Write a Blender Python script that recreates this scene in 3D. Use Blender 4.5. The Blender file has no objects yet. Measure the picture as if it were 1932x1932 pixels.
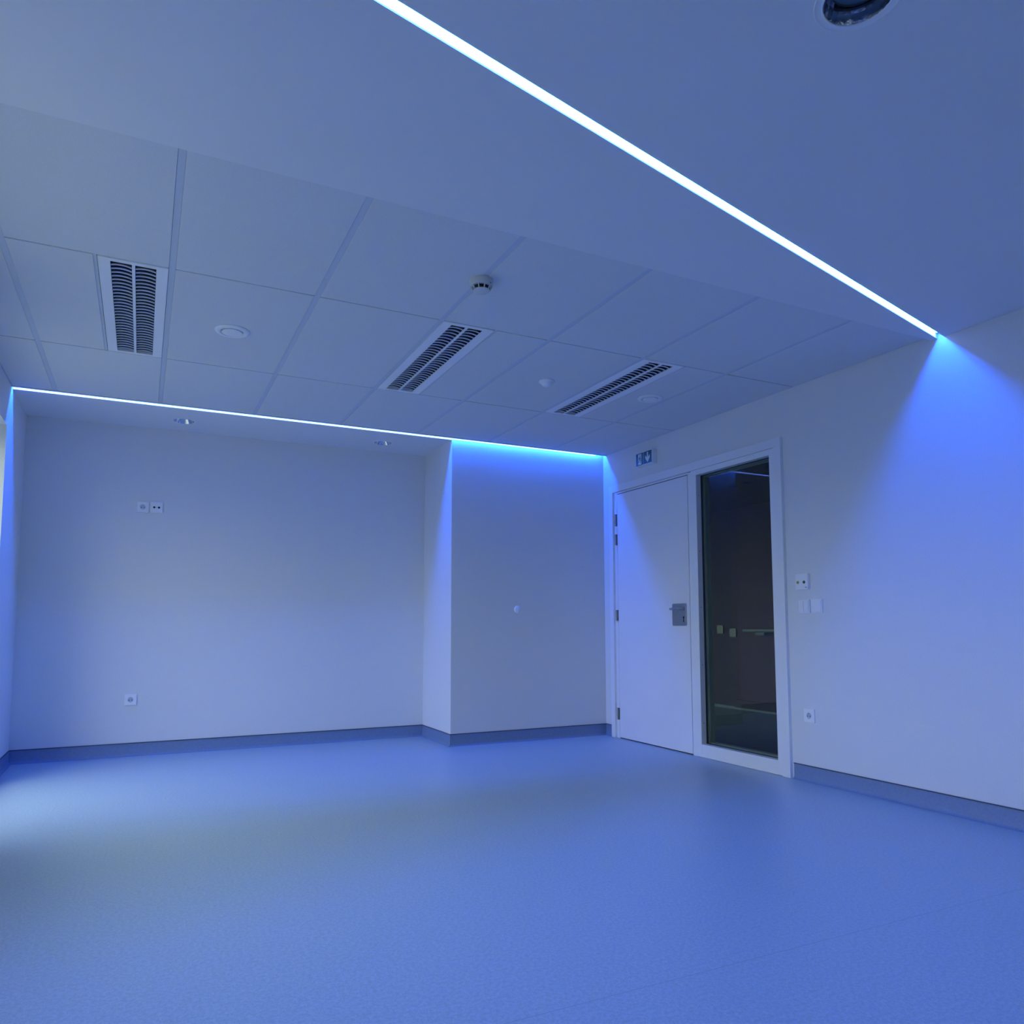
import bpy, bmesh, math
from mathutils import Vector, Matrix
PI = math.pi
SC = bpy.context.scene

# ------------------------------------------------------------------ camera
cam_d = bpy.data.cameras.new('camera'); cam = bpy.data.objects.new('camera', cam_d)
SC.collection.objects.link(cam); SC.camera = cam
F, CX, CY, YAW, PITCH, ROLL = 1415.3, 966.0, 1060.6, -0.4585, 0.0848, -0.0016
cam_d.sensor_fit = 'HORIZONTAL'; cam_d.sensor_width = 36.0
cam_d.lens = F / 1932 * 36.0
cam_d.shift_x = (966 - CX) / 1932.0
cam_d.shift_y = (CY - 966) / 1932.0
cam_d.clip_start = 0.05
fwd = Vector((-math.sin(YAW) * math.cos(PITCH), math.cos(YAW) * math.cos(PITCH), math.sin(PITCH)))
right = Vector((math.cos(YAW), math.sin(YAW), 0)); up = right.cross(fwd)
r2 = right * math.cos(ROLL) + up * math.sin(ROLL); u2 = up * math.cos(ROLL) - right * math.sin(ROLL)
mw = Matrix((r2, u2, -fwd)).transposed().to_4x4()
mw.translation = Vector((-3.767, -5.732, 0.9686)); cam.matrix_world = mw

# ------------------------------------------------------------------ world: overcast daylight outside the windows
SKY = 4.9
LED_BLUE = (0.007, 0.105, 1.0)
NEAR_LED, BACK_LED = 390.0, 345.0
world = bpy.data.worlds.new('world'); SC.world = world; world.use_nodes = True
wn = world.node_tree; wn.nodes.clear()
wo = wn.nodes.new('ShaderNodeOutputWorld'); wb = wn.nodes.new('ShaderNodeBackground')
wt = wn.nodes.new('ShaderNodeTexCoord'); ws = wn.nodes.new('ShaderNodeSeparateXYZ'); wr = wn.nodes.new('ShaderNodeValToRGB')
wr.color_ramp.elements[0].position = 0.49; wr.color_ramp.elements[0].color = (0.168, 0.200, 0.205, 1)
wr.color_ramp.elements[1].position = 0.56; wr.color_ramp.elements[1].color = (0.92, 0.98, 0.93, 1)
wm = wn.nodes.new('ShaderNodeMath'); wm.operation = 'MULTIPLY_ADD'; wm.inputs[1].default_value = 0.5; wm.inputs[2].default_value = 0.5
wn.links.new(wt.outputs['Generated'], ws.inputs[0]); wn.links.new(ws.outputs['Z'], wm.inputs[0])
wn.links.new(wm.outputs[0], wr.inputs[0]); wn.links.new(wr.outputs[0], wb.inputs[0]); wn.links.new(wb.outputs[0], wo.inputs[0])
wb.inputs[1].default_value = SKY
SC.view_settings.view_transform = 'Standard'; SC.view_settings.look = 'None'
SC.view_settings.exposure = 0.0; SC.view_settings.gamma = 1.0; SC.view_settings.use_curve_mapping = False
SC.cycles.max_bounces = 14; SC.cycles.diffuse_bounces = 10; SC.cycles.glossy_bounces = 6
SC.cycles.transparent_max_bounces = 12; SC.cycles.use_denoising = True
SC.cycles.sample_clamp_indirect = 6.0; SC.cycles.caustics_reflective = False

# ------------------------------------------------------------------ materials
def mat(name, col, rough=0.5, metal=0.0, spec=0.5, noise=None, bump=None, emit=None, es=0.0):
    m = bpy.data.materials.new(name); m.use_nodes = True; nt = m.node_tree; p = nt.nodes['Principled BSDF']
    p.inputs['Base Color'].default_value = (*col, 1); p.inputs['Roughness'].default_value = rough
    p.inputs['Metallic'].default_value = metal; p.inputs['Specular IOR Level'].default_value = spec
    tc = nt.nodes.new('ShaderNodeTexCoord')
    if noise:                                                     # (scale, amount)
        n = nt.nodes.new('ShaderNodeTexNoise'); n.inputs['Scale'].default_value = noise[0]; n.inputs['Detail'].default_value = 4
        r = nt.nodes.new('ShaderNodeValToRGB'); a = noise[1]
        r.color_ramp.elements[0].position = 0.3; r.color_ramp.elements[1].position = 0.7
        r.color_ramp.elements[0].color = (*[c * (1 - a) for c in col], 1); r.color_ramp.elements[1].color = (*[min(1, c * (1 + a)) for c in col], 1)
        nt.links.new(tc.outputs['Object'], n.inputs['Vector']); nt.links.new(n.outputs['Fac'], r.inputs[0]); nt.links.new(r.outputs[0], p.inputs['Base Color'])
    if bump:                                                      # (scale, strength, distance)
        n = nt.nodes.new('ShaderNodeTexNoise'); n.inputs['Scale'].default_value = bump[0]; n.inputs['Detail'].default_value = 5
        b = nt.nodes.new('ShaderNodeBump'); b.inputs['Strength'].default_value = bump[1]; b.inputs['Distance'].default_value = bump[2]
        nt.links.new(tc.outputs['Object'], n.inputs['Vector']); nt.links.new(n.outputs['Fac'], b.inputs['Height']); nt.links.new(b.outputs[0], p.inputs['Normal'])
    if emit:
        p.inputs['Emission Color'].default_value = (*emit, 1); p.inputs['Emission Strength'].default_value = es
    return m
M = {}
M['plaster'] = mat('white_plaster', (0.74, 0.75, 0.74), 0.9, spec=0.2, noise=(190, 0.035), bump=(260, 0.35, 0.002))
M['gypsum'] = mat('painted_gypsum', (0.76, 0.77, 0.77), 0.85, spec=0.2, noise=(2.0, 0.01), bump=(90, 0.1, 0.0006))
M['tile'] = mat('mineral_ceiling_tile', (0.69, 0.71, 0.71), 0.9, spec=0.15, noise=(150, 0.03), bump=(260, 0.2, 0.001))
M['tbar'] = mat('grid_bar_paint', (0.56, 0.61, 0.68), 0.5)
M['gap'] = mat('shadow_gap', (0.05, 0.055, 0.06), 0.9)
M['door'] = mat('door_laminate', (0.80, 0.80, 0.80), 0.42, noise=(3, 0.01))
M['frame'] = mat('frame_paint', (0.80, 0.81, 0.82), 0.38)
M['edge'] = mat('frame_edge_band', (0.50, 0.54, 0.62), 0.5)
M['plastic'] = mat('white_plastic', (0.84, 0.85, 0.86), 0.35)
M['plastic2'] = mat('aged_plastic', (0.62, 0.62, 0.58), 0.45)
M['dark'] = mat('dark_hole', (0.006, 0.008, 0.012), 0.6)
M['steel'] = mat('brushed_steel', (0.42, 0.44, 0.47), 0.36, metal=1.0, noise=(40, 0.06))
M['steel2'] = mat('hinge_steel', (0.30, 0.32, 0.35), 0.42, metal=1.0)
M['chrome'] = mat('polished_reflector', (0.72, 0.75, 0.80), 0.12, metal=1.0, bump=(35, 0.25, 0.004))
M['louvre'] = mat('lit_lip_aluminium', (0.80, 0.83, 0.88), 0.40, metal=0.5)  # bright tone paints the lit lower lips of the blades
M['trough'] = mat('shade_darkened_mirror', (0.13, 0.16, 0.24), 0.18, metal=1.0)  # dark tint stands in for dark reflections in trough and blades
M['lamp'] = mat('unlit_tube', (0.30, 0.33, 0.36), 0.3)
M['green'] = mat('exit_green', (0.003, 0.065, 0.055), 0.3)
M['white'] = mat('sign_white', (0.80, 0.84, 0.84), 0.35)
M['orange'] = mat('orange_button', (0.50, 0.30, 0.06), 0.4)
M['btn'] = mat('green_button', (0.01, 0.07, 0.05), 0.4)
M['cap'] = mat('cap_strip', (0.05, 0.07, 0.13), 0.5)
M['channel'] = mat('channel_paint', (0.55, 0.60, 0.70), 0.6)
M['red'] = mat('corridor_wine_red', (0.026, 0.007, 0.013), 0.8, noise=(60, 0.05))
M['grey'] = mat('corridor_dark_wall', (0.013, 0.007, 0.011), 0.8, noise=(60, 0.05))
M['rail'] = mat('corridor_rail', (0.07, 0.11, 0.11), 0.5)
M['plate'] = mat('corridor_plate', (0.13, 0.16, 0.13), 0.5)
M['beige'] = mat('outer_bead', (0.84, 0.84, 0.74), 0.6)
M['strip_near'] = mat('led_strip_near', (0.2, 0.2, 0.2), 0.5, emit=LED_BLUE, es=NEAR_LED)
M['strip_back'] = mat('led_strip_back', (0.2, 0.2, 0.2), 0.5, emit=LED_BLUE, es=BACK_LED)
M['glow'] = mat('added_slot_glow', (0.7, 0.8, 0.9), 0.5, emit=(0.80, 1.05, 1.25), es=1.0)  # added glow that whitens the slots, not a lamp part
M['corr_fill'] = mat('dim_corridor_fill', (0.5, 0.5, 0.5), 0.5, emit=(0.75, 1.0, 0.85), es=0.25)  # emitter of the added corridor fill light

def vinyl(name, col, rough, seams, amp=0.12):
    m = bpy.data.materials.new(name); m.use_nodes = True; nt = m.node_tree; p = nt.nodes['Principled BSDF']; L = nt.links
    tc = nt.nodes.new('ShaderNodeTexCoord')
    n1 = nt.nodes.new('ShaderNodeTexNoise'); n1.inputs['Scale'].default_value = 210; n1.inputs['Detail'].default_value = 3
    n2 = nt.nodes.new('ShaderNodeTexNoise'); n2.inputs['Scale'].default_value = 85; n2.inputs['Detail'].default_value = 5
    n3 = nt.nodes.new('ShaderNodeTexNoise'); n3.inputs['Scale'].default_value = 1.1; n3.inputs['Detail'].default_value = 3
    for n in (n1, n2, n3): L.new(tc.outputs['Object'], n.inputs['Vector'])
    a = nt.nodes.new('ShaderNodeMath'); a.operation = 'ADD'; L.new(n1.outputs['Fac'], a.inputs[0]); L.new(n2.outputs['Fac'], a.inputs[1])
    r = nt.nodes.new('ShaderNodeValToRGB'); r.color_ramp.elements[0].position = 0.40; r.color_ramp.elements[1].position = 0.60
    h = nt.nodes.new('ShaderNodeMath'); h.operation = 'MULTIPLY'; h.inputs[1].default_value = 0.5
    L.new(a.outputs[0], h.inputs[0]); L.new(h.outputs[0], r.inputs[0])
    r.color_ramp.elements[0].color = (*[c * (1 - amp) for c in col], 1); r.color_ramp.elements[1].color = (*[c * (1 + amp) for c in col], 1)
    base = r.outputs[0]
    if seams:
        s = nt.nodes.new('ShaderNodeSeparateXYZ'); L.new(tc.outputs['Object'], s.inputs[0])
        for y in seams:
            c = nt.nodes.new('ShaderNodeMath'); c.operation = 'COMPARE'; c.inputs[1].default_value = y; c.inputs[2].default_value = 0.0016
            L.new(s.outputs['Y'], c.inputs[0])
            mx = nt.nodes.new('ShaderNodeMix'); mx.data_type = 'RGBA'; mx.inputs['B'].default_value = (*[v * 0.78 for v in col], 1)
            L.new(c.outputs[0], mx.inputs['Factor']); L.new(base, mx.inputs['A']); base = mx.outputs['Result']
    L.new(base, p.inputs['Base Color'])
    mr = nt.nodes.new('ShaderNodeMapRange'); mr.inputs['To Min'].default_value = rough - 0.05; mr.inputs['To Max'].default_value = rough + 0.06
    L.new(n3.outputs['Fac'], mr.inputs['Value']); L.new(mr.outputs[0], p.inputs['Roughness'])
    b = nt.nodes.new('ShaderNodeBump'); b.inputs['Strength'].default_value = 0.18; b.inputs['Distance'].default_value = 0.0012
    L.new(n1.outputs['Fac'], b.inputs['Height']); L.new(b.outputs[0], p.inputs['Normal'])
    p.inputs['Specular IOR Level'].default_value = 0.5
    return m
M['floor'] = vinyl('blue_vinyl', (0.36, 0.47, 0.55), 0.38, (-4.0, -1.5))
M['skirt'] = vinyl('blue_vinyl_skirting', (0.17, 0.25, 0.41), 0.45, (), 0.07)
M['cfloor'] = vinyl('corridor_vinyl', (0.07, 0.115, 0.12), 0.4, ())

def glass_mat(name, tint, gl):
    m = bpy.data.materials.new(name); m.use_nodes = True; nt = m.node_tree; nt.nodes.remove(nt.nodes['Principled BSDF'])
    o = nt.nodes['Material Output']; t = nt.nodes.new('ShaderNodeBsdfTransparent'); g = nt.nodes.new('ShaderNodeBsdfGlossy')
    lw = nt.nodes.new('ShaderNodeLayerWeight'); pw = nt.nodes.new('ShaderNodeMath'); pw.operation = 'POWER'; pw.inputs[1].default_value = 5.0
    f = nt.nodes.new('ShaderNodeMath'); f.operation = 'MULTIPLY_ADD'; f.inputs[1].default_value = 1 - gl; f.inputs[2].default_value = gl; x = nt.nodes.new('ShaderNodeMixShader')
    nt.links.new(lw.outputs['Facing'], pw.inputs[0]); nt.links.new(pw.outputs[0], f.inputs[0])
    g.inputs['Roughness'].default_value = 0.0; t.inputs['Color'].default_value = (*tint, 1)
    nt.links.new(f.outputs[0], x.inputs[0]); nt.links.new(t.outputs[0], x.inputs[1]); nt.links.new(g.outputs[0], x.inputs[2]); nt.links.new(x.outputs[0], o.inputs[0])
    return m
M['glass'] = glass_mat('sidelight_glass', (0.66, 0.72, 0.69), 0.05)
M['wglass'] = glass_mat('window_glass', (0.95, 0.99, 0.98), 0.04)

# ------------------------------------------------------------------ helpers
def box(bm, x0, x1, y0, y1, z0, z1):
    x0, x1 = sorted((x0, x1)); y0, y1 = sorted((y0, y1)); z0, z1 = sorted((z0, z1))
    v = [bm.verts.new(p) for p in ((x0, y0, z0), (x1, y0, z0), (x1, y1, z0), (x0, y1, z0), (x0, y0, z1), (x1, y0, z1), (x1, y1, z1), (x0, y1, z1))]
    for f in ((3, 2, 1, 0), (4, 5, 6, 7), (0, 1, 5, 4), (1, 2, 6, 5), (2, 3, 7, 6), (3, 0, 4, 7)): bm.faces.new([v[i] for i in f])
def prism(bm, pts, a, b, axis='z'):
    def P(p, t): return {'z': (p[0], p[1], t), 'x': (t, p[0], p[1]), 'y': (p[0], t, p[1])}[axis]
    lo = [bm.verts.new(P(p, a)) for p in pts]; hi = [bm.verts.new(P(p, b)) for p in pts]; n = len(pts)
    bm.faces.new(lo[::-1]); bm.faces.new(hi)
    for i in range(n): bm.faces.new((lo[i], lo[(i + 1) % n], hi[(i + 1) % n], hi[i]))
def lathe(bm, prof, seg=48, c=(0, 0, 0), axis='z', close=True):
    rings = []
    for r, h in prof:
        ring = []
        for k in range(seg):
            a = 2 * PI * k / seg
            if axis == 'z': p = (c[0] + r * math.cos(a), c[1] + r * math.sin(a), c[2] + h)
            elif axis == 'x': p = (c[0] + h, c[1] + r * math.cos(a), c[2] + r * math.sin(a))
            else: p = (c[0] + r * math.cos(a), c[1] + h, c[2] + r * math.sin(a))
            ring.append(bm.verts.new(p))
        rings.append(ring)
    for i in range(len(rings) - 1):
        for k in range(seg): bm.faces.new((rings[i][k], rings[i][(k + 1) % seg], rings[i + 1][(k + 1) % seg], rings[i + 1][k]))
    if close:
        bm.faces.new(rings[0]); bm.faces.new(rings[-1])
def rrect(y0, y1, z0, z1, r, n=5):
    pts = []
    for cx_, cz_, a0 in ((y1 - r, z1 - r, 0), (y0 + r, z1 - r, PI / 2), (y0 + r, z0 + r, PI), (y1 - r, z0 + r, 1.5 * PI)):
        for k in range(n + 1): a = a0 + PI / 2 * k / n; pts.append((cx_ + r * math.cos(a), cz_ + r * math.sin(a)))
    return pts
def obj(name, bm, m, parent=None, bevel=0.0, smooth=False, world_space=True):
    bmesh.ops.recalc_face_normals(bm, faces=bm.faces)
    me = bpy.data.meshes.new(name); bm.to_mesh(me); bm.free(); me.materials.append(M[m])
    o = bpy.data.objects.new(name, me); SC.collection.objects.link(o)
    if smooth:
        for p in me.polygons: p.use_smooth = True
        me.set_sharp_from_angle(angle=math.radians(35))
    if bevel:
        b = o.modifiers.new('bevel', 'BEVEL'); b.width = bevel; b.segments = 2; b.limit_method = 'ANGLE'
    if parent is not None:
        o.parent = parent
        if world_space: o.matrix_parent_inverse = Matrix.Translation(-chain(parent))
    return o
def chain(p):
    t = Vector((0, 0, 0))
    while p is not None:
        t += Vector(p.location)
        if p.parent is not None: t += p.matrix_parent_inverse.translation
        p = p.parent
    return t
def empty(name, loc):
    o = bpy.data.objects.new(name, None); o.location = loc; o.empty_display_size = 0.05; SC.collection.objects.link(o); return o
def tag(o, label, cat, group=None):
    o['label'] = label; o['category'] = cat
    if group: o['group'] = group
    return o
def struct(o, label=None):
    o['kind'] = 'structure'
    if label: o['label'] = label
    return o
def B(*boxes):
    bm = bmesh.new()
    for b in boxes: box(bm, *b)
    return bm

# ------------------------------------------------------------------ dimensions
XL, YF, AL, XP = -4.57, -7.4, 0.669, -1.495          # left wall, wall behind the viewer, alcove back, pillar side
H, HG, HA = 2.519, 2.494, 2.514                      # tile field, plaster ceiling, alcove ceiling
YT = -3.215                                          # where the plaster ceiling starts
T = 0.12
BX = lambda k: -0.572 - 0.6255 * (6 - k)
Y2, Y1, Y0 = -2.258, -1.037, -0.071

# ------------------------------------------------------------------ setting
struct(obj('floor', B((XL, 0, YF, 0.0, -0.1, 0), (XL, XP, 0, AL, -0.1, 0)), 'floor'), 'glossy blue speckled vinyl floor')
struct(obj('wall_alcove', B((XL - 0.3, XP + 0.3, AL, AL + T, 0, 2.62)), 'plaster'), 'white plaster back wall of the alcove')
struct(obj('wall_pillar', B((XP, 0.0, 0, AL, 0, 2.62)), 'plaster', bevel=0.003), 'white plaster wall block standing forward of the alcove')
struct(obj('wall_right', B((0, T, YF, -2.120, 0, 2.62), (0, T, -0.135, AL, 0, 2.62), (0, T, -2.120, -0.135, 2.198, 2.62)), 'plaster'), 'white plaster wall with the door')
struct(obj('wall_front', B((XL - 0.3, T, YF - T, YF, 0, 2.62)), 'plaster'), 'white plaster wall behind the viewer')
WT = 0.32
W1 = (-1.50, -0.15, 0.06, 2.24); W2 = (-4.0, -2.05, 0.80, 2.24); W3 = (-6.6, -5.8, 0.85, 2.24)
bm = B((XL - WT, XL, W1[1], AL, 0, 2.62), (XL - WT, XL, W2[1], W1[0], 0, 2.62), (XL - WT, XL, W3[1], W2[0], 0, 2.62), (XL - WT, XL, YF, W3[0], 0, 2.62))
for w in (W1, W2, W3): box(bm, XL - WT, XL, w[0], w[1], 0, w[2]); box(bm, XL - WT, XL, w[0], w[1], w[3], 2.62)
struct(obj('wall_left', bm, 'plaster'), 'white plaster wall with the daylight windows')
for i, w in enumerate((W1, W2, W3)):
    e = empty('window_%d' % (i + 2), (XL - 0.22, (w[0] + w[1]) / 2, w[2])); struct(e, 'daylight window in the left wall')
    fx0, fx1 = XL - 0.25, XL - 0.19; bm = bmesh.new()
    box(bm, fx0, fx1, w[0], w[0] + .06, w[2], w[3]); box(bm, fx0, fx1, w[1] - .06, w[1], w[2], w[3])
    box(bm, fx0, fx1, w[0], w[1], w[2], w[2] + .06); box(bm, fx0, fx1, w[0], w[1], w[3] - .06, w[3])
    if w[1] - w[0] > 1.3: c = (w[0] + w[1]) / 2; box(bm, fx0, fx1, c - .04, c + .04, w[2], w[3])
    obj('window_frame', bm, 'frame', e, bevel=0.003)
    obj('glass', B((XL - .222, XL - .220, w[0] + .05, w[1] - .05, w[2] + .05, w[3] - .05)), 'wglass', e)

# plaster ceiling with the slanting light slot; far lip and near lip lines
FL = lambda x: -3.246 + 0.2425 * x
NL = lambda x: FL(x) - 0.037
bm = bmesh.new()
prism(bm, [(XL, YT), (XL, FL(XL)), (0, FL(0)), (0, YT)], HG, 2.62)
prism(bm, [(XL, NL(XL)), (XL, YF), (0, YF), (0, NL(0))], HG, 2.62)
CG = struct(obj('ceiling', bm, 'gypsum'), 'smooth white plaster part of the ceiling')
CA = struct(obj('ceiling', B((XL, XP, 0.0, AL, HA, 2.62)), 'gypsum'), 'low white plaster ceiling inside the alcove')
struct(obj('ceiling', B((XL - .3, T, YF, AL + .1, 2.62, 2.66)), 'gap'), 'slab above the suspended ceiling')

# suspended tile field: recessed bars, tiles lying between them
bm = bmesh.new()
TB, JB = 0.012, 0.0035                                # half widths of the visible bar and of the cross joint
rows = [(YT, Y2 - JB), (Y2 + JB, Y1 - JB), (Y1 + JB, Y0)]
cols = [XL + 0.004] + [BX(k) for k in range(0, 7)] + [-0.004]
LIGHTS = [(BX(1) - 0.290, BX(1), 'left'), (BX(3), BX(3) + 0.300, 'right'), (BX(5), BX(5) + 0.308, 'right')]
for ri, (ya, yb) in enumerate(rows):
    for c in range(len(cols) - 1):
        xa = cols[c] + (TB if c > 0 else 0); xb = cols[c + 1] - (TB if c < len(cols) - 2 else 0)
        if ri == 1 and c == 1: xb = LIGHTS[0][0] - TB
        if ri == 1 and c == 4: xa = LIGHTS[1][1] + TB
        if ri == 1 and c == 6: xa = LIGHTS[2][1] + 0.004
        if xa < xb:
            g = 0.0012
            box(bm, xa + g, xb - g, ya + g, yb - g, H, H + 0.014)
tf = struct(obj('ceiling', bm, 'tile', bevel=0.0012), 'white tiled part of the ceiling')
bm = bmesh.new()
for k in range(7): box(bm, BX(k) - TB - .0005, BX(k) + TB + .0005, YT, Y0, H + 0.002, H + 0.03)
box(bm, LIGHTS[0][0] - TB * 2, LIGHTS[0][0], Y2, Y1, H + .0035, H + .03); box(bm, LIGHTS[1][1], LIGHTS[1][1] + TB * 2, Y2, Y1, H + .0035, H + .03)
obj('grid_bar', bm, 'tbar', tf)
obj('grid_joint', B((XL, 0, Y2 - .006, Y2 + .006, H + 0.007, H + .03), (XL, 0, Y1 - .006, Y1 + .006, H + .007, H + .03)), 'edge', tf)
struct(obj('trim_1', B((XL, 0, -0.058, -0.050, H - 0.004, 2.62), (XL, 0, Y0 + .006, -0.058, H - .003, H + .02)), 'gypsum'), 'white trim between the tiles and the light slot')
struct(obj('trim_2', B((-.004, -.0002, YT, Y0, H + .002, H + .02), (XL + .0002, XL + .004, YT, Y0, H + .002, H + .02)), 'edge'))

# coved skirtings
def cut(o, x, y, z0, z1, r):                           # drill a round hole through a ceiling
    bm = bmesh.new(); lathe(bm, [(r, z0), (r, z1)], 56, (x, y, 0)); me = bpy.data.meshes.new('drill'); bmesh.ops.recalc_face_normals(bm, faces=bm.faces); bm.to_mesh(me); bm.free()
    c = bpy.data.objects.new('drill', me); SC.collection.objects.link(c)
    b = o.modifiers.new('hole', 'BOOLEAN'); b.object = c; b.operation = 'DIFFERENCE'; b.solver = 'EXACT'
    bpy.context.view_layer.update(); dg = bpy.context.evaluated_depsgraph_get()
    new = bpy.data.meshes.new_from_object(o.evaluated_get(dg)); o.modifiers.remove(b); o.data = new
    bpy.data.objects.remove(c)
def baseboard(name, p, q, inward, label=None):
    p, q, n = Vector((*p, 0)), Vector((*q, 0)), Vector((*inward, 0))
    prof = [(0.0005, 0.0), (0.022, 0.0), (0.0135, 0.003), (0.007, 0.010), (0.004, 0.022), (0.003, 0.094), (0.0005, 0.094)]
    bm = bmesh.new(); A = [bm.verts.new(p + n * a + Vector((0, 0, b))) for a, b in prof]; Bv = [bm.verts.new(q + n * a + Vector((0, 0, b))) for a, b in prof]
    for i in range(len(prof)): j = (i + 1) % len(prof); bm.faces.new((A[i], A[j], Bv[j], Bv[i]))
    bm.faces.new(A); bm.faces.new(Bv[::-1])
    o = struct(obj(name, bm, 'skirt', smooth=True), label)
    bm = bmesh.new(); a, b = p + n * 0.0005, q + n * 0.0065
    box(bm, a.x, b.x, a.y, b.y, 0.094, 0.0995)
    obj('cap_strip', bm, 'cap', o)
baseboard('baseboard_alcove', (XL, AL), (XP, AL), (0, -1), 'blue vinyl skirting along the alcove')
baseboard('baseboard_pillar', (XP - .0, AL), (XP - .0, -0.004), (-1, 0))
baseboard('baseboard_back', (XP - 0.004, 0), (0, 0), (0, -1))
baseboard('baseboard_corner', (0, 0), (0, -0.118), (-1, 0))
baseboard('baseboard_right', (0, -2.160), (0, YF), (-1, 0), 'blue vinyl skirting right of the door')
baseboard('baseboard_left', (XL, AL), (XL, YF), (1, 0))

# ------------------------------------------------------------------ door and sidelight
d = empty('door_1', (0, -0.7, 0)); struct(d, 'white flush door with steel handle')
FX = -0.022
bm = B((FX, 0.01, -0.175, -0.118, 0, 2.215), (FX, 0.01, -2.146, -0.175, 2.152, 2.215), (FX, 0.01, -2.146, -2.078, 0, 2.152))
obj('door_frame', bm, 'frame', d, bevel=0.0015)
obj('door_rebate', B((-0.002, 0.03, -0.203, -0.175, 0, 2.152), (-0.002, 0.03, -1.195, -0.203, 2.145, 2.152), (-0.012, 0.03, -0.232, -0.203, 0, 2.145),
                     (-0.012, 0.03, -1.238, -0.232, 2.134, 2.145), (-0.015, 0.10, -1.2355, -1.199, 0, 2.134), (0.03, 0.10, -0.232, -0.18, 0, 2.145), (0.03, 0.10, -1.2, -0.232, 2.134, 2.152)), 'frame', d, bevel=0.0008)
obj('door_leaf', B((-0.0145, 0.028, -1.1925, -0.2375, 0.009, 2.1275)), 'door', d, bevel=0.0012)
obj('door_gap_shade', B((0.0, 0.05, -1.199, -0.232, 0.0, 0.004), (-0.004, 0.03, -0.2375, -0.232, 0, 2.134), (-0.004, 0.03, -1.199, -1.1925, 0, 2.134), (-0.004, 0.03, -1.199, -0.232, 2.1275, 2.134)), 'gap', d)  # dark strips paint the shade in the gaps round the leaf
for za, zb in ((1.848, 1.953), (1.678, 1.773), (1.013, 1.106), (0.158, 0.258)):
    bm = bmesh.new(); zm = (za + zb) / 2
    lathe(bm, [(0.007, za), (0.0088, za + .002), (0.0088, zm - .001), (0.0075, zm), (0.0088, zm + .001), (0.0088, zb - .002), (0.007, zb)], 20, (-0.022, -0.222, 0))
    box(bm, -0.0165, -0.010, -0.231, -0.206, za, zb)
    obj('hinge', bm, 'steel2', d, smooth=True)
bm = bmesh.new(); prism(bm, rrect(-1.155, -0.990, 0.968, 1.140, 0.012), -0.0235, -0.0135, 'x')
pl = obj('handle_plate', bm, 'steel', d, bevel=0.0015)
# lever: neck, round bend, bar with returned end
def tube(bm, pts, r, seg=14):
    prev = None
    for i, p in enumerate(pts):
        p = Vector(p); t = (Vector(pts[min(i + 1, len(pts) - 1)]) - Vector(pts[max(i - 1, 0)])).normalized()
        a = t.cross(Vector((0, 0, 1))); a = a.normalized() if a.length > 1e-4 else Vector((0, 1, 0)); b = t.cross(a).normalized()
        ring = [bm.verts.new(p + (a * math.cos(2 * PI * k / seg) + b * math.sin(2 * PI * k / seg)) * r) for k in range(seg)]
        if prev:
            for k in range(seg): bm.faces.new((prev[k], prev[(k + 1) % seg], ring[(k + 1) % seg], ring[k]))
        else: bm.faces.new(ring[::-1])
        prev = ring
    bm.faces.new(prev)
bm = bmesh.new(); hz = 1.098; hy = -1.128; pts = [(-0.022, hy, hz), (-0.055, hy, hz)]
for k in range(1, 6): a = PI / 2 * k / 5; pts.append((-0.055 - 0.014 * math.sin(a), hy + 0.014 * (1 - math.cos(a)), hz))
pts += [(-0.069, -1.03, hz)]
for k in range(1, 6): a = PI / 2 * k / 5; pts.append((-0.069 + 0.014 * (1 - math.cos(a)), -1.03 + 0.014 * math.sin(a), hz))
pts += [(-0.036, -1.016, hz)]
tube(bm, pts, 0.0095); lathe(bm, [(0.016, -0.026), (0.016, -0.022)], 24, (0, hy, hz), 'x')
obj('lever_handle', bm, 'steel', pl, smooth=True)
bm = bmesh.new(); lathe(bm, [(0.0085, -0.0245), (0.0085, -0.023)], 20, (0, -1.128, 1.032), 'x'); box(bm, -0.0244, -0.023, -1.132, -1.124, 1.000, 1.03); lathe(bm, [(0.0055, -0.0245), (0.0055, -0.023)], 20, (0, -1.128, 1.001), 'x')
obj('keyhole', bm, 'dark', pl)

w = empty('window_1', (0, -1.67, 0)); struct(w, 'dark glass sidelight beside the door')
SX = -0.019; gy0, gy1, gz0, gz1 = -2.042, -1.300, 0.096, 2.110
obj('sash_frame', B((SX, 0.10, gy1, -1.2385, 0.003, 2.150), (SX, 0.10, -2.076, gy0, 0.003, 2.150), (SX, 0.10, gy0, gy1, 0.003, gz0), (SX, 0.10, gy0, gy1, gz1, 2.150)), 'frame', w, bevel=0.001)
obj('glazing_bead', B((0.026, 0.046, gy1 - .0015, gy1 + .0005, gz0, gz1), (0.026, 0.046, gy0, gy1, gz0 - .0005, gz0 + .0015), (0.026, 0.046, gy0, gy1, gz1 - .0015, gz1 + .0005)), 'gap', w)
obj('outer_bead', B((0.058, 0.099, gy1 - .012, gy1 - .001, gz0, gz1), (0.058, 0.099, gy0, gy1, gz0 + .001, gz0 + .012), (0.058, 0.099, gy0, gy1, gz1 - .012, gz1 - .001)), 'beige', w)
obj('glass', B((0.046, 0.054, gy0 - .01, gy1 + .01, gz0 - .01, gz1 + .01)), 'glass', w)
for z in (1.956, 1.53, 1.105, 0.677, 0.248):
    bm = bmesh.new(); lathe(bm, [(0.0032, -0.0012), (0.0032, 0.0006)], 12, (0.004, gy1, z), 'y'); obj('screw', bm, 'cap', w)

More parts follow.
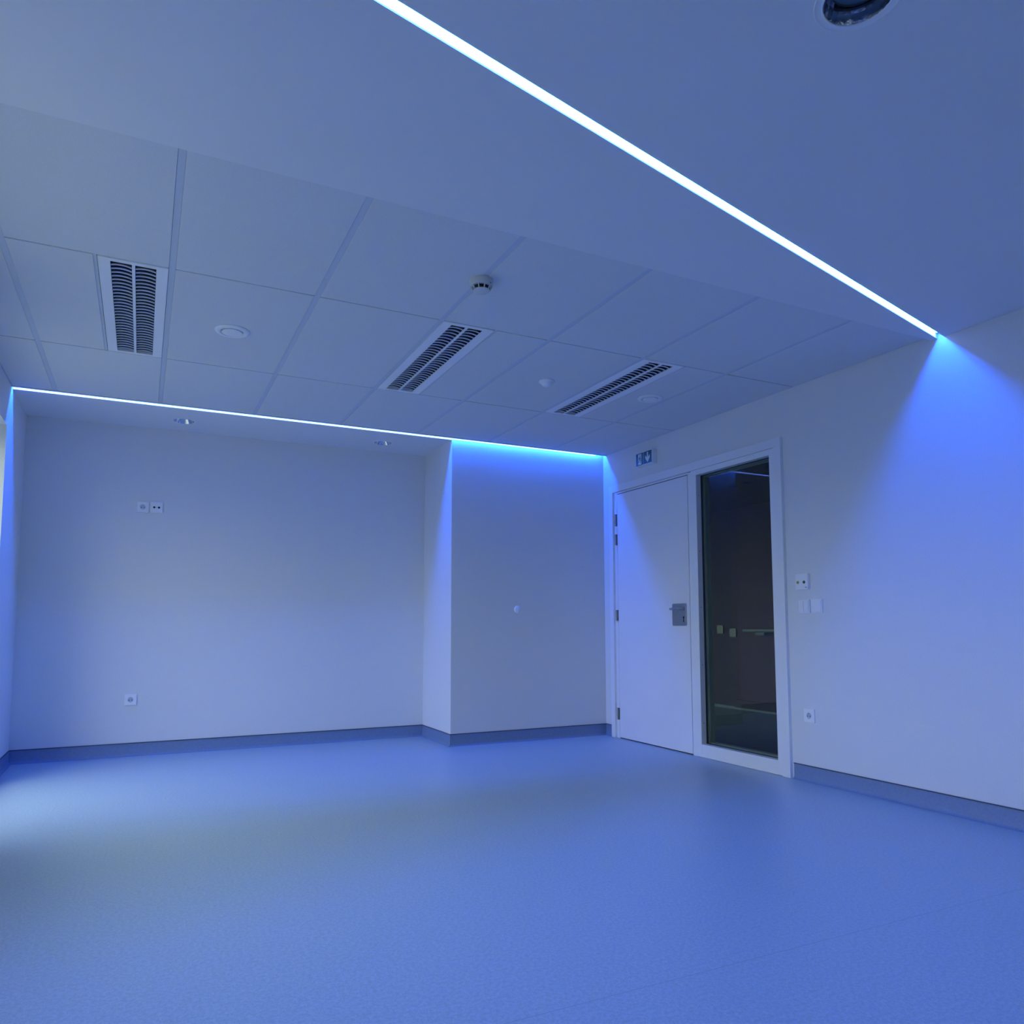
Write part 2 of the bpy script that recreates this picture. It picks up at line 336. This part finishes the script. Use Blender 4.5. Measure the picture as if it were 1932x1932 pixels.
# ------------------------------------------------------------------ corridor behind the sidelight
struct(obj('floor', B((T, 2.62, -4.5, 3.2, -0.1, 0)), 'cfloor'), 'dim corridor floor behind the glass')
struct(obj('wall_corridor', B((2.5, 2.62, -4.5, 1.05, 0, 2.6), (T, 2.62, 3.2, 3.3, 0, 2.6), (T, 2.62, -4.6, -4.5, 0, 2.6)), 'red'), 'dark wine red corridor wall')
struct(obj('wall_corridor', B((2.5, 2.62, 1.05, 3.2, 0, 2.6)), 'grey'), 'darker corridor wall')
struct(obj('ceiling', B((T, 2.62, -4.6, 3.3, 2.35, 2.45)), 'grey'))
struct(obj('baseboard_corridor', B((2.482, 2.4995, -4.5, 1.05, 0, 0.11)), 'grey'))
struct(obj('trim_3', B((2.478, 2.4999, -4.5, 1.05, 0.0005, 0.022), (2.478, 2.4999, 1.05, 3.2, 0.0005, 0.03)), 'rail'))
t = empty('corridor_fill_light', (1.2, -2.9, 2.35)); tag(t, 'added faint fill light on the unseen corridor ceiling behind the glass', 'lamp')  # unseen panel added to light the corridor dimly
obj('fill_housing', B((0.9, 1.5, -3.2, -2.6, 2.31, 2.349)), 'plastic', t); obj('fill_emitter', B((0.92, 1.48, -3.18, -2.62, 2.302, 2.31)), 'corr_fill', t)
t = empty('handrail', (2.44, 0.3, 0.9)); tag(t, 'dim grey handrail on the corridor wall seen through the glass', 'handrail')
bm = bmesh.new(); prism(bm, rrect(2.41, 2.45, 0.893, 0.930, 0.012, 3), -4.0, 0.83, 'y'); obj('rail', bm, 'rail', t, smooth=True)
for y in (0.60, -0.9): obj('bracket', B((2.43, 2.499, y - .08, y + .05, 0.86, 0.892)), 'rail', t)
for y, z, lab in ((1.288, 0.922, 'pale square plate on the dark corridor wall behind the glass, left of its twin'), (1.072, 0.884, 'pale square plate on the dark corridor wall behind the glass, right of its twin')):
    bm = bmesh.new(); prism(bm, rrect(y - .052, y + .052, z - .05, z + .05, 0.014), 2.486, 2.4998, 'x'); o = obj('wall_plate', bm, 'plate'); tag(o, lab, 'wall plate', 'plates in the corridor')

# ------------------------------------------------------------------ LED slots
def led(name, label, pf, pn, x0, x1, zlip, depth, e_off, e_w, strip, glow_bands):
    t = empty(name, ((x0 + x1) / 2, (pf((x0 + x1) / 2) + pn((x0 + x1) / 2)) / 2, zlip + depth)); tag(t, label, 'light', 'blue ceiling light slots')
    def band(bm, f, g, xa, xb, z0, z1): prism(bm, [(xa, f(xa)), (xa, g(xa)), (xb, g(xb)), (xb, f(xb))], z0, z1)
    bm = bmesh.new(); band(bm, pf, pn, x0, x1, zlip + depth + .001, zlip + depth + .006); obj('channel', bm, 'channel', t)
    bm = bmesh.new(); band(bm, lambda x: pf(x) - e_off + e_w / 2, lambda x: pf(x) - e_off - e_w / 2, x0 + .004, x1 - .03, zlip + depth - .0015, zlip + depth + .0008); obj('light_strip', bm, strip, t)
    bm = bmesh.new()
    for xa, xb, f, g, za, zb in glow_bands: band(bm, f, g, xa, xb, za, zb)
    obj('added_slot_glow', bm, 'glow', t)  # glowing surface added so the slot reads as a white line
    return t
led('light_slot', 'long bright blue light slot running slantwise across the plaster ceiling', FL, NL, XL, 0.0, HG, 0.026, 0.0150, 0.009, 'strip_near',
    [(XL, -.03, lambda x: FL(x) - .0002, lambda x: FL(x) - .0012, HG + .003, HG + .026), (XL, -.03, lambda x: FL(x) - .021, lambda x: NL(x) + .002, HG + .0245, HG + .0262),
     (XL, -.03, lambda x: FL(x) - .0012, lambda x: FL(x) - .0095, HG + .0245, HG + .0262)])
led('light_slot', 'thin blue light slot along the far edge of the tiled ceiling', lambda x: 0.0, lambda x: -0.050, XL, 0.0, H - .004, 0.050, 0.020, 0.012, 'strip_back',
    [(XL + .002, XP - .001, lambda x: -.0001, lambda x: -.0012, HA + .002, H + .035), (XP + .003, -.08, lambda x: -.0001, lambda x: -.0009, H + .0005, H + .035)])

# ------------------------------------------------------------------ louvred ceiling lights
def light_fixture(x0, x1, label):
    t = empty('louvre_light', ((x0 + x1) / 2, (Y1 + Y2) / 2, H)); tag(t, label, 'ceiling light', 'louvred lights in the tiled ceiling')
    xa, xb = x0 + 0.014, x1 - 0.003; ya, yb = Y2 + .006, Y1 - .006; c = (xa + xb) / 2
    if x0 < -3.8: xa, xb = x0 + 0.003, x1 - 0.014; c = (xa + xb) / 2
    o, e, dv = 0.089, 0.028, 0.0065
    obj('housing', B((xa, c - o, ya, yb, H - .0015, H + .012), (c + o, xb, ya, yb, H - .0015, H + .012), (c - o, c + o, ya, ya + e, H - .0015, H + .012),
                     (c - o, c + o, yb - e, yb, H - .0015, H + .012), (c - dv, c + dv, ya + e, yb - e, H - .001, H + .012)), 'plastic', t, bevel=0.0008)
    for s in (-1, 1):
        u0, u1 = sorted((c + s * dv, c + s * o)); n = 12; cc = (u0 + u1) / 2; hw = (u1 - u0) / 2
        bm = bmesh.new(); prev = None
        for k in range(n + 1):
            q = -1 + 2 * k / n; x = cc + hw * q; z = H + .004 + 0.055 * (1 - q * q * q * q)
            a, b = bm.verts.new((x, ya + e, z)), bm.verts.new((x, yb - e, z))
            if prev: bm.faces.new((prev[0], a, b, prev[1]))
            prev = (a, b)
        obj('reflector', bm, 'trough', t, smooth=True)
        for part, m_ in (('louvre', 'louvre'), ('blade', 'trough')):  # lit lips and shaded blade bodies are set by colour
            bm = bmesh.new(); N = 29
            for j in range(N):
                y = ya + e + 0.045 + (yb - ya - 2 * e - 0.07) * j / (N - 1); pr = None
                for k in range(9):
                    q = -1 + 2 * k / 8; x = cc + (hw - .0012) * q; zl = H + .0015 + 0.006 * (1 - q * q)
                    za, zb, wa, wb = (zl, zl + .0045, .0030, .0036) if part == 'louvre' else (zl + .0046, H + .026 - .006 * q * q, .0030, .0060)
                    vs = [bm.verts.new((x, y - wa, za)), bm.verts.new((x, y + wa, za)), bm.verts.new((x, y + wb, zb)), bm.verts.new((x, y - wb, zb))]
                    if pr:
                        for i in range(4): bm.faces.new((pr[i], pr[(i + 1) % 4], vs[(i + 1) % 4], vs[i]))
                    else: bm.faces.new(vs)
                    pr = vs
                bm.faces.new(pr[::-1])
            obj(part, bm, m_, t, smooth=False)
        bm = bmesh.new(); lathe(bm, [(0.008, ya + e + .01), (0.008, yb - e - .01)], 14, (cc, 0, H + .047), 'y'); obj('tube', bm, 'lamp', t, smooth=True)
light_fixture(LIGHTS[0][0], LIGHTS[0][1], 'louvred ceiling light furthest from the door, next to the left wall')
light_fixture(LIGHTS[1][0], LIGHTS[1][1], 'middle louvred ceiling light, just beyond the smoke detector')
light_fixture(LIGHTS[2][0], LIGHTS[2][1], 'louvred ceiling light nearest the door')

# ------------------------------------------------------------------ ceiling things
t = empty('smoke_detector', (-2.447, -2.752, H)); tag(t, 'white round smoke detector with dark slots hanging from the tiled ceiling', 'smoke detector')
bm = bmesh.new(); lathe(bm, [(0.053, H + .0035), (0.0535, H - .002), (0.0515, H - .006), (0.0540, H - .008), (0.0525, H - .024), (0.049, H - .033)], 56, (-2.447, -2.752, 0)); obj('base', bm, 'plastic2', t, smooth=True)
bm = bmesh.new(); lathe(bm, [(0.038, H - .031), (0.034, H - .049)], 48, (-2.447, -2.752, 0)); obj('sensor_chamber', bm, 'dark', t)
bm = bmesh.new(); lathe(bm, [(0.037, H - .047), (0.038, H - .050), (0.031, H - .0545), (0.012, H - .0565)], 48, (-2.447, -2.752, 0)); cp = obj('cap', bm, 'plastic2', t, smooth=True)
bm = bmesh.new()
for k in range(10):
    a = 2 * PI * (k + .35) / 10; ca, sa = math.cos(a), math.sin(a); wv = Vector((-sa, ca, 0)) * 0.0024; cc = Vector((-2.447, -2.752, 0))
    P = [cc + Vector((ca, sa, 0)) * r + Vector((0, 0, z)) for r, z in ((0.0495, H - .031), (0.0385, H - .0505), (0.034, H - .0505), (0.044, H - .031))]
    A = [bm.verts.new(p + wv) for p in P]; Bq = [bm.verts.new(p - wv) for p in P]; bm.faces.new(A); bm.faces.new(Bq[::-1])
    for i in range(4): bm.faces.new((A[i], A[(i + 1) % 4], Bq[(i + 1) % 4], Bq[i]))
obj('slot_rib', bm, 'plastic2', t)
bm = bmesh.new(); lathe(bm, [(0.002, 0), (0.002, .003)], 10, (-2.447 + .024, -2.752 - .0475, H - .028)); obj('indicator', bm, 'dark', t)

def valve(x, y, label):
    t = empty('air_valve', (x, y, H)); tag(t, label, 'air valve', 'round air valves in the tiled ceiling')
    bm = bmesh.new(); lathe(bm, [(0.086, H - .0002), (0.087, H - .003), (0.082, H - .0085), (0.070, H - .0125), (0.062, H - .011), (0.056, H - .002), (0.054, H - .0005)], 56, (x, y, 0), close=False); obj('ring', bm, 'plastic', t, smooth=True)
    bm = bmesh.new(); lathe(bm, [(0.057, H - .0004), (0.057, H - .0012)], 40, (x, y, 0)); obj('throat', bm, 'edge', t)
    bm = bmesh.new(); lathe(bm, [(0.040, H - .001), (0.050, H - .008), (0.051, H - .0115), (0.049, H - .0135), (0.030, H - .0150), (0.006, H - .0152)], 56, (x, y, 0)); obj('disc', bm, 'plastic', t, smooth=True)
valve(-3.39, -1.645, 'white round air valve beside the left louvred light')
valve(-0.700, -1.655, 'white round air valve between the door-side louvred light and the right wall')
bm = bmesh.new(); lathe(bm, [(0.050, H - .0002), (0.051, H - .004), (0.046, H - .010), (0.036, H - .013), (0.034, H - .020), (0.026, H - .030), (0.013, H - .036), (0.003, H - .037)], 48, (-1.507, -1.655, 0))
tag(obj('motion_sensor', bm, 'plastic', smooth=True), 'small white domed sensor on the ceiling tile between the two right louvred lights', 'sensor')

def downlight(x, y, z, r, label, group='recessed round downlights', deep=0.06, glass=False):
    t = empty('downlight', (x, y, z)); tag(t, label, 'downlight', group)
    bm = bmesh.new(); lathe(bm, [(r, z - .0002), (r, z - .0020), (r - .003, z - .0034), (r - .005, z - .0022), (r - .018, z - .0026), (r - .0205, z - .0046), (r - .023, z - .0030), (r - .023, z + .004)] if glass else [(r, z - .0002), (r, z - .002), (r - .005, z - .0028), (r - .007, z - .0005)], 56, (x, y, 0), close=False); obj('rim', bm, 'frame' if glass else 'plastic', t, smooth=True)
    q = r - (.0225 if glass else .0065); bm = bmesh.new()
    k = (0, .35, .7, 1)
    # the bowl sits below the plaster face only by its rim; its depth is shown inside a dark cup
    lathe(bm, [(q, z - .0021), (q * .93, z + deep * .22), (q * .80, z + deep * .55), (q * .60, z + deep * .85), (q * .42, z + deep)], 28, (x, y, 0), close=False); obj('reflector', bm, 'chrome', t, smooth=not glass)
    bm = bmesh.new(); lathe(bm, [(q * .45, z + deep), (q * .45, z + deep + .004)], 28, (x, y, 0)); obj('socket', bm, 'dark' if glass else 'lamp', t)
    if glass:
        bm = bmesh.new(); lathe(bm, [(q * .74, z + deep * .30), (q * .76, z + deep * .36), (q * .5, z + deep * .42), (q * .1, z + deep * .44)], 40, (x, y, 0), close=False); obj('glass', bm, 'lens', t, smooth=True)
    else:
        for s in (-1, 1):
            bm = bmesh.new(); lathe(bm, [(0.007, -q * .62), (0.007, q * .62)], 12, (x, y + s * .016, z + deep * .42), 'x')
            for v in bm.verts: v.co.x += x * 0
            obj('lamp_tube', bm, 'lamp', t, smooth=True)
M['lens'] = mat('lamp_glass', (0.10, 0.16, 0.22), 0.12)

DL = ((-3.530, 0.345, HA, .079, CA), (-1.985, 0.345, HA, .079, CA), (-2.250, -4.575, HG, .103, CG))
for x, y, z, r, c in DL: cut(c, x, y, z - .02, 2.64, r - (.020 if r > .1 else .004))
downlight(*DL[0][:4], 'recessed chrome downlight in the alcove ceiling, nearer the left wall')
downlight(*DL[1][:4], 'recessed chrome downlight in the alcove ceiling, nearer the pillar')
downlight(*DL[2][:4], 'large round glass fronted downlight in the smooth ceiling above the slanting light slot', deep=0.10, glass=True)

# ------------------------------------------------------------------ exit sign over the door
t = empty('exit_sign', (0, -0.655, 2.36)); tag(t, 'green emergency exit sign with running figure and down arrow, above the door', 'sign')
sx, sy0, sy1, sz0, sz1 = -0.052, -0.806, -0.580, 2.304, 2.418
obj('housing', B((sx, 0, sy0, sy1, sz0, sz1)), 'plastic', t, bevel=0.002)
pn = obj('sign_panel', B((sx - .0015, sx + .001, sy0 + .006, sy1 - .006, sz0 + .006, sz1 - .006)), 'green', t)
bm = bmesh.new(); fx = sx - .0015; e2 = fx - .0007
cy_ = (sy0 + .006 + sy1 - .006) / 2
box(bm, e2, fx, cy_ - .0014, cy_ + .0014, sz0 + .006, sz1 - .006)
yr = (sy0 + .006 + cy_) / 2                               # arrow half (viewer's right is -y)
zc = (sz0 + sz1) / 2
prism(bm, [(yr - .008, zc + .042), (yr + .008, zc + .042), (yr + .008, zc - .002), (yr + .030, zc + .018), (yr + .030, zc - .008), (yr, zc - .044), (yr - .030, zc - .008), (yr - .030, zc + .018), (yr - .008, zc - .002)], e2, fx, 'x')
yl = (sy1 - .006 + cy_) / 2
prism(bm, [(yl - .022, sz0 + .012), (yl + .022, sz0 + .012), (yl + .022, sz1 - .014), (yl - .022, sz1 - .014)], e2, fx, 'x')
obj('symbol', bm, 'white', pn)
bm = bmesh.new(); f2, f3 = e2 - .0006, e2
Y = lambda a: yl - a
lathe(bm, [(0.0062, f2), (0.0062, f3)], 16, (0, Y(.006), zc + .028), 'x')
for q in ([(.008, .022), (-.004, .018), (-.008, -.004), (.002, -.006)], [(-.004, .018), (-.016, .010), (-.018, .000), (-.014, .000), (-.012, .008), (-.002, .012)],
          [(.006, .018), (.016, .004), (.022, .006), (.022, .002), (.014, .000), (.002, .012)], [(-.008, -.002), (-.012, -.018), (-.024, -.022), (-.024, -.027), (-.007, -.022), (-.001, -.006)],
          [(.002, -.002), (.012, -.014), (.006, -.034), (.012, -.036), (.020, -.013), (.004, .002)]):
    prism(bm, [(Y(a), zc + b) for a, b in q], f2, f3, 'x')
obj('running_figure', bm, 'green', pn)

# ------------------------------------------------------------------ sockets, switches and plates
def plate(name, axis, wall, u, v, w, h, d, label, cat, group=None):
    """u runs along the wall, the plate faces the room (towards -axis)"""
    loc = (u, wall, v) if axis == 'y' else (wall, u, v)
    t = empty(name, loc); tag(t, label, cat, group)
    bm = bmesh.new(); prism(bm, rrect(u - w / 2, u + w / 2, v - h / 2, v + h / 2, .004, 3), wall - d, wall - .0002, axis)
    obj('cover_plate', bm, 'plastic', t, bevel=.0015)
    return t
def disc(bm, axis, wall, u, v, r, a, b, seg=28):
    lathe(bm, [(r, a), (r, b)], seg, (u, wall, v) if axis == 'y' else (wall, u, v), axis)
def socket(axis, wall, u, v, label, group=None):
    t = plate('wall_socket', axis, wall, u, v, .082, .082, .011, label, 'socket', group)
    c = (u, wall, v) if axis == 'y' else (wall, u, v)
    bm = bmesh.new(); lathe(bm, [(.0225, -.0112), (.0215, -.0122), (.0195, -.0115)], 32, c, axis, close=False); obj('recess_ring', bm, 'plastic', t, smooth=True)
    bm = bmesh.new(); disc(bm, axis, wall, u, v, .0197, -.0114, -.0111); obj('recess', bm, 'edge', t)
    bm = bmesh.new(); disc(bm, axis, wall, u - .0095, v - .003, .0034, -.0118, -.0112); disc(bm, axis, wall, u + .0095, v - .003, .0034, -.0118, -.0112); obj('contact_hole', bm, 'dark', t)
    bm = bmesh.new(); disc(bm, axis, wall, u, v + .010, .0026, -.019, -.0112); obj('earth_pin', bm, 'steel', t)
    return t
socket('y', AL, -3.784, 1.886, 'white power socket high on the alcove wall, left of the plate with two dark holes', 'sockets on the walls')
t = plate('antenna_socket', 'y', AL, -3.688, 1.890, .084, .084, .011, 'white wall plate with two dark round holes high on the alcove wall', 'socket')
bm = bmesh.new(); disc(bm, 'y', AL, -3.688 - .0165, 1.889, .0082, -.0118, -.0111); disc(bm, 'y', AL, -3.688 + .0165, 1.889, .0082, -.0118, -.0111); disc(bm, 'y', AL, -3.688, 1.889, .0022, -.0118, -.0111); obj('port', bm, 'dark', t)
socket('y', AL, -3.815, 0.420, 'white power socket low on the alcove wall near the skirting', 'sockets on the walls')
socket('x', 0.0, -2.300, 0.408, 'white power socket low on the right wall beside the sidelight', 'sockets on the walls')

t = plate('signal_panel', 'x', 0.0, -2.287, 1.246, .098, .102, .022, 'white square panel with an orange and a dark green button, above the light switches', 'control panel')
for yy, m_, nm in ((-2.258, 'orange', 'orange button'), (-2.308, 'btn', 'dark green button')):
    bm = bmesh.new(); lathe(bm, [(.0095, -.022), (.009, -.0250), (.006, -.0262)], 24, (0, yy, 1.241), 'x'); o = obj('push_button', bm, m_, t, smooth=True); o['label'] = nm
obj('nameplate', B((-.0226, -.0219, -2.330, -2.314, 1.206, 1.2095)), 'cap', t)
t = plate('light_switch', 'x', 0.0, -2.289, 1.0885, .086, .086, .010, 'white double rocker switch between the sidelight and the blank rocker switch', 'light switch')
for a, b in ((-2.3270, -2.2900), (-2.2880, -2.2510)):
    bm = bmesh.new(); prism(bm, rrect(a, b, 1.0515, 1.1255, .002, 2), -.0140, -.0098, 'x'); obj('rocker', bm, 'plastic', t, bevel=.001)
t = plate('light_switch', 'x', 0.0, -2.387, 1.0885, .086, .086, .010, 'white single rocker switch, the further right of the switches by the sidelight', 'light switch')
bm = bmesh.new(); prism(bm, rrect(-2.4240, -2.3500, 1.0515, 1.1255, .002, 2), -.0140, -.0098, 'x'); obj('rocker', bm, 'plastic', t, bevel=.001)
bm = bmesh.new(); lathe(bm, [(.031, -.0002), (.031, -.004), (.028, -.010), (.020, -.014), (.008, -.0155)], 36, (-.888, 0, 1.108), 'y')
tag(obj('wall_button', bm, 'plastic', smooth=True), 'small white round domed cap on the middle of the pillar wall', 'cap')
